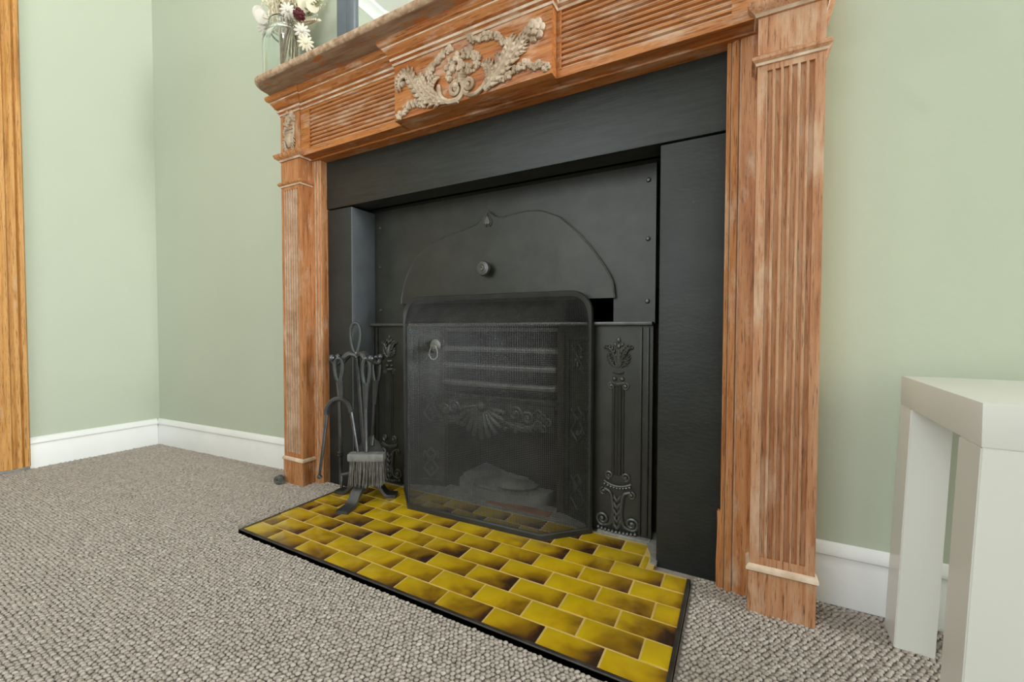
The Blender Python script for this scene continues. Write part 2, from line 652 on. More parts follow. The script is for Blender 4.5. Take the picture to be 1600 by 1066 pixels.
smt = ng.nodes.new('GeometryNodeSetMaterial')
smt.inputs['Material'].default_value = CARPETM
ssm = ng.nodes.new('GeometryNodeSetShadeSmooth')
rv = ng.nodes.new('FunctionNodeRandomValue')
rv.data_type = 'FLOAT_VECTOR'
rv.inputs[0].default_value = (-.25, -.25, .15)
rv.inputs[1].default_value = (.25, .25, .75)
rs = ng.nodes.new('FunctionNodeRandomValue')
rs.data_type = 'FLOAT_VECTOR'
rs.inputs[0].default_value = (.0064 * U, .0046 * U, .0042 * U)
rs.inputs[1].default_value = (.0088 * U, .0062 * U, .0062 * U)
L = ng.links.new
L(gi.outputs[0], m2p.inputs['Mesh'])
L(m2p.outputs[0], iop.inputs['Points'])
L(uv.outputs['Mesh'], ssm.inputs['Geometry'])
L(ssm.outputs[0], smt.inputs['Geometry'])
L(smt.outputs[0], iop.inputs['Instance'])
L(rv.outputs[0], iop.inputs['Rotation'])
L(rs.outputs[0], iop.inputs['Scale'])
L(iop.outputs[0], go.inputs[0])
md = cp.modifiers.new('pile', 'NODES')
md.node_group = ng
bpy.data.objects.remove(src)
me.materials.append(CARPETM)

# ------------------------------------------------------------------ hearth
TS, TR, HZ = .1545, .0779, .013
hearth = thing('tiled_hearth', 'low hearth of glazed mustard brick-bond tiles with a dark edging', 'hearth', (-.62, .30, 0))
b = B()
b.box(-1.395, .152, -.002, .475, -.003, HZ - .0012)
b.box(-1.381, .040, .475, .628, -.003, HZ - .0012)
b.done('grout_bed', GROUT, hearth, smooth=False)
b = B()
b.box(-1.381, .040, .628, .76, -.003, HZ)
b.done('back_hearth', MORTAR, hearth, smooth=False)
b = B()
TP = [(0, -.004), (0, .0135), (.002, .0150), (.011, .0145), (.012, -.004), (0, -.004)]
b.sweep([(.152, .470), (.152, -.002), (-1.395, -.002), (-1.395, .470)], [(-d, h) for d, h in TP] and [(d, h) for d, h in TP], PL)
b.done('edging_strip', TRIM, hearth)
b = B()
b.prism([(-.012, .662), (-.004, .615), (.018, .560), (.026, .505), (.045, .505), (.045, .662)], lambda p, a: (p[0], p[1], a), HZ - .006, HZ + .005)
b.box(-.19, .002, .632, .66, HZ - .004, HZ + .008, .003)
b.done('mortar_fillet', MORTAR, hearth)


def tile_mesh(x0, x1, depth=TR):
    g_ = .0025
    b = B()
    b.box(x0 + g_, x1 - g_, g_, depth - g_, -.010, .0, .0014)
    bmesh.ops.recalc_face_normals(b.bm, faces=b.bm.faces[:])
    for v_ in b.bm.verts:
        v_.co *= U
    me_ = bpy.data.meshes.new('tile')
    b.bm.to_mesh(me_)
    b.bm.free()
    me_.materials.append(TILEM)
    me_.polygons.foreach_set('use_smooth', [True] * len(me_.polygons))
    me_.set_sharp_from_angle(angle=radians(50))
    return me_


tcache = {}
for r in range(8):
    y0 = r * TR
    xa, xb = (-1.392, .150) if r < 6 else (-1.378, .020 if r == 6 else .0)
    ph = 0 if r % 2 == 0 else .5
    for j in range(-10, 3):
        a0 = (j + ph) * TS
        a1 = a0 + TS
        c0, c1 = max(a0, xa), min(a1, xb)
        if c1 - c0 < .012:
            continue
        if r < 6 and .150 - c1 < .012:
            c1 = .150
        key = (round(c0 - a0, 3), round(c1 - a0, 3))
        if key not in tcache:
            tcache[key] = tile_mesh(c0 - a0, c1 - a0)
        o = bpy.data.objects.new('tile', tcache[key])
        COL.objects.link(o)
        o.parent = hearth
        o.location = (Vector((a0, y0 - .0, HZ + rnd.uniform(-.0006, .0006))) - Vector((-.62, .30, 0))) * U
        o.rotation_euler = (rnd.uniform(-.006, .006), rnd.uniform(-.004, .004), rnd.uniform(-.004, .004))

# ------------------------------------------------------------------ black slips round the opening
slips = thing('fireplace_slips', 'black painted stone lintel and jambs lining the pine fireplace', 'fireplace surround', (-.66, .60, 0))
SX0, SX1, OX0, OX1, SY, LZ, SZ = -1.548, .230, -1.381, .041, .52, 1.370, 1.613
b = B()
b.box(SX0, SX1, SY, .64, LZ + .002, SZ, .004)
b.done('lintel', LINTELM, slips)
b = B()
b.box(SX0, OX0, SY + .004, .70, -.003, LZ - .003, .004)
b.done('jamb', BLACK, slips)
b = B()
b.box(OX1, SX1, SY + .004, .70, -.003, LZ - .003, .004)
b.done('jamb', BLACK, slips)
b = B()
b.box(OX0 - .002, OX0 + .006, SY + .006, .672, -.003, LZ - .004, .003)  # thin facing that carries the painted-in daylight sheen
b.done('reveal_sheen_facing', REVM, slips)['label'] = 'inner face of the left jamb with daylight sheen put into its blue-grey colour'
b = B()
b.box(SX0 + .01, SX1 - .01, .62, .70, LZ + .002, 1.60)
b.done('soffit', BLACK, slips)

# ------------------------------------------------------------------ cast-iron insert
iron = thing('cast_iron_fire_insert', 'blackened cast iron register grate set inside the opening', 'fireplace insert', (-.67, .70, 0))
BY = .672
b = B()
# register plate with an arched flue opening: built as a surround of the damper
AX0, AX1 = -1.185, -.138
ARCH = [(-1.185, .90), (-1.183, .93), (-1.165, 1.00), (-1.135, 1.06), (-1.098, 1.112), (-1.055, 1.142), (-1.012, 1.165), (-.955, 1.188), (-.901, 1.204), (-.84, 1.214), (-.778, 1.226),
        (-.740, 1.238), (-.715, 1.258), (-.700, 1.278), (-.689, 1.288), (-.677, 1.279), (-.660, 1.262), (-.630, 1.252), (-.60, 1.252), (-.57, 1.256), (-.50, 1.262), (-.438, 1.255), (-.36, 1.222), (-.289, 1.157), (-.235, 1.095), (-.187, 1.029), (-.16, .985), (-.145, .950), (-.138, .895)]
b.box(-1.385, .005, BY, BY + .02, 1.0, 1.42)
b.box(-1.385, -1.155, BY, BY + .02, .80, 1.0)
b.box(-.145, .005, BY, BY + .02, .80, 1.0)
b.box(-1.155, -.145, BY + .001, BY + .019, .90, 1.0)
reg = b.done('register_plate', IRON, iron)
for x_, zs in ((-1.337, (.873, 1.092, 1.289)), (-.022, (.88, 1.104, 1.314))):
    for z_ in zs:
        b = B()
        b.lathe([(.0085, 0), (.0085, .003), (.006, .007), (0, .0085)], (x_, BY, z_), 'y', 10)
        b.done('rivet', IRONH, reg)
b = B()
b.prism([(p[0], p[1]) for p in ARCH], lambda p, a: (p[0], a, p[1]), .655, .671)
arch = b.done('arched_canopy', IRON, iron, angle=25)
b = B()
b.tube([(p[0] + .001, .6565, p[1]) for p in ARCH], .0034, 6)
b.done('canopy_rim', IRONH, arch)
b = B()
hz = [(0, 1.228), (.010, 1.221), (.019, 1.229), (.018, 1.243), (.010, 1.259), (0, 1.276), (-.010, 1.259), (-.018, 1.243), (-.019, 1.229), (-.010, 1.221)]
b.tube([(-.689 + x_, .652, z_) for x_, z_ in hz], .0035, 6, True)
b.prism([(x_ * .7, 1.243 + (z_ - 1.243) * .7) for x_, z_ in hz], lambda p, a: (-.689 + p[0], a, p[1]), .649, .656)
b.done('heart_motif', IRONH, arch)
b = B()
b.lathe([(.013, -.002), (.013, .018), (.026, .022), (.033, .032), (.029, .042), (.012, .047), (0, .048)], (-.689, .655, 1.036), 'y', 16)
sp_ = []
for k in range(40):
    a_ = k * .42
    r_ = .003 + .023 * k / 40
    sp_.append((-.689 + r_ * cos(a_), .655 - .0475 + .010 * (k / 40) ** 2, 1.036 + r_ * sin(a_)))
b.tube(sp_, .0028, 5)
b.done('spiral_knob', IRONH, arch)
b = B()
b.box(-1.385, .003, .632, .672, .792, .806, .005)
b.done('ledge', IRONH, iron)
# fire chamber
b = B()
b.box(-1.18, -.20, 1.02, 1.05, -.003, 1.2)
b.box(-1.00, -.97, .72, 1.03, -.003, .80)
b.box(-.39, -.36, .72, 1.03, -.003, .80)
b.box(-1.39, .06, .735, .75, .80, .93)
b.box(-1.39, -1.0, .735, .75, -.003, .93)
b.box(-.36, .06, .735, .75, -.003, .93)
b.box(-1.0, -.36, .74, 1.03, .80, .82)
b.box(-1.0, -.36, .735, 1.03, -.003, .008)
b.done('fireback', SOOT, iron)


def scroll(b, c, r, turns=1.6, s=1, start=0, y=0, th=.0055):
    pts_ = []
    n = int(16 * turns)
    for k in range(n + 1):
        a_ = start + s * 2 * pi * turns * k / n
        rr_ = r * (1 - .82 * k / n)
        pts_.append((c[0] + rr_ * cos(a_), y - .004 * k / n, c[1] + rr_ * sin(a_)))
    b.tube(pts_, [th * (1 - .3 * k / n) for k in range(n + 1)], 6)
    b.ball((c[0], y - .004, c[1]), r * .28, r * .28, r * .28, 8, 5)


def leaf2(b, pts_, w, y, th=.010, n=5):
    """acanthus frond on a wall plane: a tapering ridge with lobes; pts in x,z"""
    P = smooth_path([(p[0], 0, p[1]) for p in pts_], n)
    m = len(P)
    rr_ = [w * (.35 + .65 * sin(pi * min(1, .15 + .85 * i / (m - 1)))) for i in range(m)]
    rr_[-1] = w * .15
    b.tube([(p.x, y - th * .4, p.z) for p in P], [max(.002, r_ * .42) for r_ in rr_], 6)
    for i in range(1, m - 1):
        d = (P[min(i + 1, m - 1)] - P[i - 1]).normalized()
        nx = Vector((-d.z, 0, d.x))
        for s_ in (-1, 1):
            if i % 2:
                continue
            tip = P[i] + nx * s_ * rr_[i] * .95 + d * rr_[i] * 1.5
            mid = P[i] + nx * s_ * rr_[i] * .55 + d * rr_[i] * .45
            b.tube([(P[i].x, y - th * .2, P[i].z), (mid.x, y - th * .75, mid.z), (tip.x, y - th * .25, tip.z)], [rr_[i] * .28, rr_[i] * .34, rr_[i] * .10], 6, flat=.8)


def iron_panel(x0, x1, cx_, sgn):
    b = B()
    b.box(x0, x1, .655, .672, -.003, .795)
    edge = x1 if sgn > 0 else x0
    for e in (edge - sgn * .012, edge - sgn * .036):
        b.box(min(e, e - sgn * .007), max(e, e - sgn * .007), .646, .657, .03, .785, .002)
    e2 = x0 if sgn > 0 else x1
    b.box(min(e2, e2 + sgn * .008), max(e2, e2 + sgn * .008), .644, .657, .03, .785, .002)
    b.box(x0, x1, .636, .66, -.003, .020, .004)
    p_ = b.done('side_panel', IRON, iron)
    y = .654
    b = B()                      # urn of acanthus
    b.ball((cx_, y, .738), .009, .008, .011, 8, 5)
    for dx in (-.013, .013):
        b.ball((cx_ + dx, y, .722), .008, .007, .008, 7, 4)
    b.ball((cx_, y, .715), .010, .008, .010, 7, 4)
    for s_ in (-1, 1):
        leaf2(b, [(cx_ + s_ * .006, .640), (cx_ + s_ * .016, .680), (cx_ + s_ * .030, .705), (cx_ + s_ * .048, .712)], .012, y, .014)
        leaf2(b, [(cx_ + s_ * .010, .636), (cx_ + s_ * .030, .660), (cx_ + s_ * .038, .688)], .010, y, .010)
        b.ball((cx_ + s_ * .048, y, .710), .008, .008, .007, 7, 4)
        b.ball((cx_ + s_ * .014, y, .594), .010, .009, .009, 8, 5)
        scroll(b, (cx_ + s_ * .026, .566), .013, 1.3, -s_, pi / 2, y, .0045)
    b.tube([(cx_, y, .640), (cx_, y - .006, .670), (cx_, y, .700)], [.010, .011, .004], 6)
    b.tube([(cx_ - .017, y, .619), (cx_, y - .010, .617), (cx_ + .017, y, .619)], .006, 6)
    b.tube([(cx_ - .022, y, .578), (cx_, y - .012, .575), (cx_ + .022, y, .578)], .007, 6)
    b.done('urn_ornament', IRONH, p_)
    b = B()
    for dx, r_ in ((-.018, .0055), (-.006, .0075), (.006, .0075), (.018, .0055)):
        b.tube([(cx_ + dx, y + .001, .235), (cx_ + dx, y + .001, .565)], r_, 8)
    b.done('column', IRON, p_)
    b = B()                      # scrolled foot
    for s_ in (-1, 1):
        scroll(b, (cx_ + s_ * .030, .232), .016, 1.4, s_, -pi / 2, y - .002, .005)
        scroll(b, (cx_ + s_ * .052, .166), .014, 1.3, -s_, pi / 2, y - .002, .0045)
        scroll(b, (cx_ + s_ * .054, .062), .025, 1.6, s_, -pi / 2, y - .003, .006)
        b.tube(smooth_path([(cx_ + s_ * .048, y, .176), (cx_ + s_ * .026, y - .004, .166), (cx_ + s_ * .018, y - .004, .128), (cx_ + s_ * .016, y - .004, .085), (cx_ + s_ * .026, y - .004, .048), (cx_ + s_ * .052, y, .036)]), .0065, 6)
        b.tube(smooth_path([(cx_ + s_ * .004, y, .082), (cx_ + s_ * .012, y - .006, .060), (cx_ + s_ * .003, y, .036)]), .005, 6)
    for k in range(5):
        zz = .150 - k * .026
        for s_ in (-1, 1):
            b.tube([(cx_, y - .004, zz - .014), (cx_ + s_ * .010, y - .006, zz), (cx_ + s_ * .013, y, zz + .010)], [.005, .006, .002], 5)
    for k in range(9):
        b.ball((cx_ - .046 + k * .0115, y - .006, .197 - .010 * (1 - ((k - 4) / 4) ** 2)), .0065, .006, .0055, 6, 4)
    b.tube(bez((cx_ - .050, y, .206), (cx_, y - .016, .182), (cx_ + .050, y, .206)), .005, 6)
    for k in range(11):
        b.ball((cx_ - .068 + k * .0136, y - .012 + .0006 * (k - 5) ** 2 * .3, .024 + .0005 * (k - 5) ** 2 * .4), .0072, .008, .008, 6, 4)
    b.done('scrolled_foot', IRONH, p_)
    return p_


iron_panel(-1.381, -1.165, -1.262, -1)
iron_panel(-.225, .002, -.120, 1)


def cheek(xa, ya, xb, yb, orn):
    d = Vector((xb - xa, yb - ya, 0))
    w_ = d.length
    ang = math.atan2(d.y, d.x)
    M = Matrix.Translation((xa, ya, 0)) @ Matrix.Rotation(ang, 4, 'Z')
    b = B()
    b.box(0, w_, 0, .012, -.003, .792, 0, M)
    for (u0, u1, z0, z1) in ((.06, w_ - .01, .735, .748), (.06, w_ - .01, .035, .046), (.060, .068, .046, .735), (w_ - .018, w_ - .010, .046, .735), (.015, .023, .02, .77), (.034, .042, .02, .77)):
        b.box(u0, u1, -.008, .003, z0, z1, .002, M)
    c_ = b.done('splayed_cheek', IRON, iron)
    for cz, kind_ in ((.665, 0), (.40, 1), (.13, 2)):
        b = B()
        mid = (.068 + w_ - .018) / 2
        def W(x_, z_, h=.004):
            return tuple(M @ Vector((mid + x_, -h, z_)))
        hw = .036
        if kind_ == 0:
            b.tube([W(-hw, cz + .05), W(0, cz), W(-hw * .9, cz - .05)], .0045, 5)
            b.tube([W(hw, cz + .05), W(0, cz), W(hw * .9, cz - .05)], .0045, 5)
            b.tube([W(-hw * .7, cz + .03), W(0, cz + .055), W(hw * .7, cz + .03)], .004, 5)
        else:
            for s_ in (-1, 1):
                b.tube([W(0, cz + .07), W(s_ * hw * .7, cz + .04), W(s_ * hw * .3, cz + .01), W(s_ * hw, cz - .03), W(0, cz - .07)], .0048, 5)
                b.tube([W(0, cz + .02), W(s_ * hw, cz + .055), W(s_ * hw, cz + .02)], .004, 5)
        for k in range(5):
            b.ball(W(rnd.uniform(-.02, .02), cz + rnd.uniform(-.045, .045), .003), .008, .006, .008, 6, 4)
        b.done('cheek_ornament', IRONH, c_)


cheek(-1.165, .662, -.968, .735, True)
cheek(-.392, .735, -.225, .662, True)


def bowed(z, x0=-.972, x1=-.392, y0=.735, out=.03):
    return [(x0, y0 + .01, z), (x0 + .012, y0 - out * .6, z), (x0 + .05, y0 - out, z), ((x0 + x1) / 2, y0 - out - .008, z), (x1 - .05, y0 - out, z), (x1 - .012, y0 - out * .6, z), (x1, y0 + .01, z)]


for z_, h_ in ((.776, .007), (.688, .013), (.610, .013), (.530, .013)):
    b = B()
    pth = bowed(z_)
    b.sweep([(p[0], p[1]) for p in pth], [(0, z_ - h_), (.012, z_ - h_ * .9), (.016, z_), (.012, z_ + h_ * .6), (0, z_ + h_), (0, z_ - h_)], PL)
    b.done('grate_bar', BARM, iron)
# basket front with a shell and scrolls
bf = bowed(0)
b = B()
b.sweep([(p[0], p[1]) for p in bf], [(0, .345), (.004, .345), (.006, .455), (.018, .462), (.020, .474), (.012, .482), (0, .482), (0, .345)], PL)
bask = b.done('basket_front', IRON, iron)
yb_ = .694
b = B()
scx, scz = -.74, .435
for k in range(11):
    a_ = radians(190 + 16 * k)
    rad = .135 - .010 * abs(k - 5) * .5
    b.tube([(scx + .03 * cos(a_), yb_ - .004, scz + .03 * sin(a_)), (scx + rad * .65 * cos(a_), yb_ - .014, scz + rad * .65 * sin(a_)), (scx + rad * cos(a_), yb_ - .006, scz + rad * sin(a_))], [.006, .012, .014], 6)
    b.ball((scx + rad * 1.06 * cos(a_), yb_ - .008, scz + rad * 1.06 * sin(a_)), .011, .009, .011, 7, 4)
b.ball((scx, yb_ - .01, scz), .03, .018, .02, 10, 5)
b.done('shell_ornament', IRONH, bask)
for s_, cx_ in ((-1, -.89), (1, -.565)):
    b = B()
    scroll(b, (cx_ - .005, .415), .032, 1.6, 1, 0, yb_ - .004, .008)
    scroll(b, (cx_ + s_ * .055, .40), .028, 1.5, -1, pi, yb_ - .002, .008)
    leaf2(b, [(cx_ - s_ * .05, .37), (cx_, .362), (cx_ + s_ * .06, .355), (cx_ + s_ * .11, .38)], .018, yb_, .014)
    for k in range(6):
        b.ball((cx_ + rnd.uniform(-.06, .06), yb_ - .002, .345 + rnd.uniform(-.02, .02)), .010, .008, .010, 6, 4)
    b.done('leaf_scroll', IRONH, bask)
b = B()
for k in range(5):
    scroll(b, (-.46 + .02 * (k % 3), .42 - .015 * k), .02, 1.2, -1, pi, yb_ - .002, .006)
b.done('leaf_scroll', IRONH, bask)
# grate floor and the ash guard in front of the hearth pit
b = B()
for k in range(12):
    x_ = -.95 + k * .049
    b.box(x_, x_ + .018, .72, 1.0, .44, .455)
b.done('grate_floor', IRON, iron)
b = B()
gp = []
for k in range(13):
    a_ = pi + pi * k / 12
    gp.append((-.68 + .235 * cos(a_), .775 + .095 * sin(a_)))
b.prism(gp + [(-.445, .82), (-.915, .82)], lambda p, a: (p[0], p[1], a), -.002, .060)
b.done('ash_guard', ASH, iron)
for q in ([(-.90, .775), (-.80, .715), (-.70, .86), (-.86, .92)], [(-.79, .708), (-.66, .690), (-.58, .84), (-.69, .86)]):
    b = B()
    b.prism(q, lambda p, a: (p[0], p[1], a + .12 * (p[1] - .70)), .055, .070)
    b.done('fire_brick', ASH, iron)
b = B()
b.ball((-.60, .77, .074), .095, .060, .022, 9, 6, Matrix.Rotation(.4, 3, 'Z'))
b.done('fire_brick', ASH, iron)
b = B()
b.box(-.70, -.40, .655, .70, .012, .018)
b.done('pit_sill', RUSTB, iron)

# ------------------------------------------------------------------ pine mantelpiece
mantel = thing('mantelpiece', 'tall stripped pine mantelpiece with fluted pilasters and carved frieze', 'fireplace mantel', (-.65, .50, 0))
PLX = (-1.748, -1.602)
PRX = (.304, .452)
PY = .415


def flute_profile(x0, x1, y, yb, n, margin, gw, depth):
    pitch = (x1 - x0 - 2 * margin) / n
    pts_, mats = [(x0, yb), (x0, y)], [0]
    for k in range(n):
        c0 = x0 + margin + pitch * (k + .5)
        mats.append(0)
        pts_ += [(c0 - gw / 2, y), (c0 - gw * .32, y + depth * .8), (c0 + gw * .32, y + depth * .95), (c0 + gw / 2, y)]
        mats += [1, 0, 0]
    mats.append(0)
    pts_ += [(x1, y), (x1, yb)]
    mats += [0, 0]
    return pts_, mats


for (x0, x1), wood in ((PLX, WOODZ), (PRX, WOODP)):
    b = B()
    pr, mt = flute_profile(x0, x1, PY, .57, 6, .019, .0135, .0095)
    b.prism(pr, lambda p, a: (p[0], p[1], a), .158, 1.462, mt, n=1)
    b.box(x0, x1, PY, .57, -.003, .158)
    b.box(x0, x1, PY, .57, 1.462, 1.845)
    pil = b.done('pilaster', [wood, LIME], mantel, angle=20)
    b = B()
    b.sweep([(x0, .57), (x0, PY), (x1, PY), (x1, .57)], [(-.003, -.003), (.003, -.003), (.003, .116), (.008, .120), (.008, .128), (.004, .134), (-.003, .138)], PL, [0, 0, 0, 1, 1, 1])
    b.done('plinth', [wood, LIME], pil)
    b = B()
    b.sweep([(x0, .57), (x0, PY), (x1, PY), (x1, .57)], [(-.003, 1.474), (.004, 1.478), (.006, 1.484), (.013, 1.490), (.014, 1.496), (.006, 1.504), (-.003, 1.506)], PL, [0, 1, 0, 0, 0, 0])
    b.done('astragal', [wood, LIME], pil)
    b = B()
    b.sweep([(x0, .57), (x0, PY), (x1, PY), (x1, .57)], [(-.003, 1.602), (.006, 1.604), (.010, 1.612), (.022, 1.620), (.026, 1.630), (.026, 1.636), (.012, 1.642), (-.003, 1.645)], PL, [0, 1, 0, 0, 0, 0, 0])
    b.done('capital', [wood, LIME], pil)
    # carved drop on the corner block
    b = B()
    xm = (x0 + x1) / 2 - .002
    yk = PY - .001
    for k in range(26):
        b.ball((xm + rnd.uniform(-.036, .036), yk, 1.80 + rnd.uniform(-.03, .035)), rnd.uniform(.007, .013), .010, rnd.uniform(.007, .013), 6, 4)
    b.tube([(xm - .034, yk, 1.756), (xm, yk - .008, 1.750), (xm + .034, yk, 1.756)], .008, 6)
    b.tube([(xm - .036, yk, 1.738), (xm, yk - .010, 1.732), (xm + .036, yk, 1.738)], .009, 6)
    b.tube([(xm, yk, 1.73), (xm, yk - .006, 1.70), (xm, yk, 1.665)], [.028, .024, .012], 8, flat=.45)
    for s_ in (-1, 1):
        leaf2(b, [(xm + s_ * .010, 1.73), (xm + s_ * .030, 1.705), (xm + s_ * .030, 1.675), (xm + s_ * .018, 1.650)], .013, yk, .012)
        b.ball((xm + s_ * .022, yk, 1.655), .011, .009, .011, 7, 4)
        b.tube([(xm + s_ * .030, yk, 1.77), (xm + s_ * .040, yk - .004, 1.745), (xm + s_ * .030, yk, 1.715)], .006, 5)
    b.done('carved_drop', CARVE, pil)

# architrave round the black slips (inner bead, fillets, flat)
b = B()
AP = [(0, .56), (0, .487), (.004, .484), (.010, .486), (.012, .492), (.014, .486), (.022, .480), (.030, .482), (.033, .490), (.036, .480), (.078, .478), (.078, .56)]
AM = [0, 0, 0, 0, 1, 0, 0, 0, 1, 0, 0]
b.sweep([(-1.546, -.003), (-1.546, 1.606), (.229, 1.606), (.229, -.003)], [(-d, y_) for d, y_ in AP], lambda a, bb, h: (a, h, bb), AM)
b.done('architrave', [WOODZ, LIME], mantel, angle=22)
b = B()
b.prism([(.220, .490), (.232, .484), (.232, .500), (.222, .505)], lambda p, a: (p[0] - .0015 * sin(a * 25), p[1], a), 0.0, .235, n=6)
b.done('splintered_bead', WOODZ, mantel)['label'] = 'loose splintered strip at the foot of the right architrave'

# frieze: two reeded panels, a carved tablet between them
FZ0, FZ1 = 1.611, 1.845


def reeded(x0, x1, rx0, rx1, rz0, rz1, n, y, name='reeded_panel'):
    b = B()
    b.box(x0, rx0, y, .57, FZ0, FZ1)
    b.box(rx1, x1, y, .57, FZ0, FZ1)
    pr, mt = [(.57, FZ0), (y, FZ0)], [0, 0]
    pitch = (rz1 - rz0) / n
    for k in range(n):
        c0 = rz0 + pitch * (k + .5)
        g_ = pitch * .30
        pr += [(y, c0 - g_), (y + .008, c0 - g_ * .5), (y + .009, c0 + g_ * .5), (y, c0 + g_)]
        mt += [1 if k % 2 else 0, 1, 0, 0]
    pr += [(y, FZ1), (.57, FZ1)]
    mt += [0, 0]
    b.prism(pr, lambda p, a: (a, p[0], p[1]), rx0, rx1, mt)
    b.sweep([(rx0, rz0), (rx0, rz1)], [(-.002, y + .001), (-.002, y - .003), (.003, y - .003), (.003, y + .001)], lambda a, bb, h: (a, h, bb))
    return b.done(name, [WOODX, LIME], mantel, angle=20)


reeded(-1.602, -.955, -1.535, -.990, 1.637, 1.822, 10, .420)
reeded(-.280, .304, -.262, .240, 1.637, 1.835, 11, .420)
b = B()
b.box(-.960, -.277, .382, .57, FZ0, FZ1, .002)
tab = b.done('frieze_tablet', WOODX, mantel)
b = B()
b.box(-1.60, .304, .47, .57, 1.604, 1.62)
b.done('frieze_soffit', WOODX, mantel)
TY = .381


def carve(name, fn):
    b = B()
    fn(b)
    return b.done(name, CARVE, tab)


def _rose(b):
    c_ = Vector((-.338, TY, 1.762))
    b.ball(c_, .030, .022, .030, 10, 6)
    for ring, (n_, r_, s_) in enumerate(((5, .014, .013), (7, .026, .015))):
        for k in range(n_):
            a_ = 2 * pi * k / n_ + ring
            b.ball(c_ + Vector((r_ * cos(a_), -.017 + ring * .012, r_ * sin(a_))), s_, .010, s_, 7, 4)
    b.ball(c_ + Vector((0, -.024, 0)), .009, .008, .009, 7, 4)


carve('rose', _rose)


def _acR(b):
    leaf2(b, [(-.53, 1.618), (-.485, 1.650), (-.445, 1.695), (-.425, 1.735), (-.428, 1.768)], .030, TY, .020)
    leaf2(b, [(-.47, 1.645), (-.425, 1.690), (-.395, 1.730), (-.372, 1.765)], .024, TY, .018)
    leaf2(b, [(-.45, 1.670), (-.415, 1.700), (-.385, 1.715), (-.366, 1.735)], .016, TY, .014)


def _acR2(b):
    leaf2(b, [(-.515, 1.620), (-.505, 1.655), (-.512, 1.690), (-.530, 1.712)], .024, TY, .020)
    leaf2(b, [(-.50, 1.625), (-.475, 1.665), (-.468, 1.700), (-.480, 1.728)], .020, TY, .018)


def _acL(b):
    leaf2(b, [(-.70, 1.617), (-.765, 1.635), (-.815, 1.675), (-.85, 1.722), (-.875, 1.765), (-.905, 1.772), (-.928, 1.752), (-.930, 1.725)], .026, TY, .020)
    b.ball((-.918, TY, 1.748), .016, .014, .016, 8, 5)


def _acL2(b):
    leaf2(b, [(-.69, 1.622), (-.745, 1.645), (-.790, 1.685), (-.815, 1.725), (-.828, 1.752)], .026, TY, .020)
    leaf2(b, [(-.735, 1.632), (-.765, 1.670), (-.760, 1.705), (-.742, 1.722)], .022, TY, .020)


def _scrolls(b):
    scroll(b, (-.655, 1.655), .038, 1.5, 1, -pi / 2, TY - .002, .010)
    b.ball((-.652, TY - .010, 1.664), .013, .012, .013, 8, 5)
    scroll(b, (-.598, 1.655), .030, 1.5, -1, -pi / 2, TY - .002, .009)
    b.tube(smooth_path([(-.735, TY, 1.690), (-.722, TY - .006, 1.645), (-.690, TY - .006, 1.618), (-.645, TY - .006, 1.613)]), .010, 6)
    b.tube(smooth_path([(-.60, TY, 1.622), (-.57, TY - .006, 1.616), (-.54, TY - .006, 1.630), (-.52, TY, 1.66)]), .008, 6)


for nm, fn in (('acanthus_spray', _acR), ('acanthus_leaf', _acR2), ('acanthus_spray', _acL), ('acanthus_leaf', _acL2), ('scroll_stem', _scrolls)):
    carve(nm, fn)


def cluster(pts_, n, r0, r1, spread):
    def f(b):
        P = smooth_path([(p[0], TY, p[1]) for p in pts_], 5)
        for k in range(n):
            p = P[int(rnd.random() * (len(P) - 1))]
            r_ = rnd.uniform(r0, r1)
            b.ball((p.x + rnd.uniform(-spread, spread), TY - rnd.uniform(0, .006), p.z + rnd.uniform(-spread, spread)), r_, r_ * .9, r_, 6, 4)
    return f


carve('flower_basket', cluster([(-.690, 1.715), (-.675, 1.745), (-.640, 1.775), (-.600, 1.775), (-.565, 1.745), (-.580, 1.710), (-.630, 1.735), (-.610, 1.715)], 110, .006, .013, .016))
carve('grape_cluster', cluster([(-.935, 1.628), (-.90, 1.640), (-.87, 1.655), (-.83, 1.652), (-.81, 1.640)], 60, .006, .011, .011))
carve('leaf_cluster', cluster([(-.455, 1.640), (-.42, 1.650), (-.385, 1.662), (-.350, 1.655), (-.315, 1.640), (-.292, 1.627)], 70, .006, .011, .011))
carve('garland', cluster([(-.785, 1.735), (-.770, 1.765), (-.735, 1.785), (-.705, 1.805), (-.675, 1.815)], 60, .005, .011, .009))
carve('garland', cluster([(-.605, 1.825), (-.57, 1.805), (-.535, 1.805), (-.50, 1.800), (-.470, 1.785), (-.455, 1.755)], 70, .005, .011, .009))


def _basket(b):
    for k in range(4):
        z_ = 1.676 + k * .009
        hw = .016 + k * .003
        b.tube([(-.635 - hw, TY, z_), (-.635, TY - .014, z_ - .002), (-.635 + hw, TY, z_)], .005, 5)


carve('wicker_bowl', _basket)

# cornice breaking forward over the tablet and the corner blocks
b = B()
CP = [(-.004, 1.826), (.004, 1.828), (.008, 1.834), (.004, 1.840), (.012, 1.844), (.014, 1.852), (.009, 1.857), (.018, 1.861), (.024, 1.872), (.034, 1.884), (.036, 1.888), (.044, 1.892), (.050, 1.902), (.050, 1.913), (-.004, 1.913)]
CM = [0, 1, 0, 0, 1, 0, 0, 0, 0, 1, 0, 0, 0, 0]
cpath = [(-1.748, .57), (-1.748, PY), (-1.600, PY), (-1.600, .421), (-.960, .421), (-.960, .382), (-.277, .382), (-.277, .421), (.304, .421), (.304, PY), (.452, PY), (.452, .57)]
b.sweep(cpath, CP, PL, CM)
b.done('cornice', [WOODX, LIME], mantel, angle=22)

# shelf with rounded front corners
b = B()


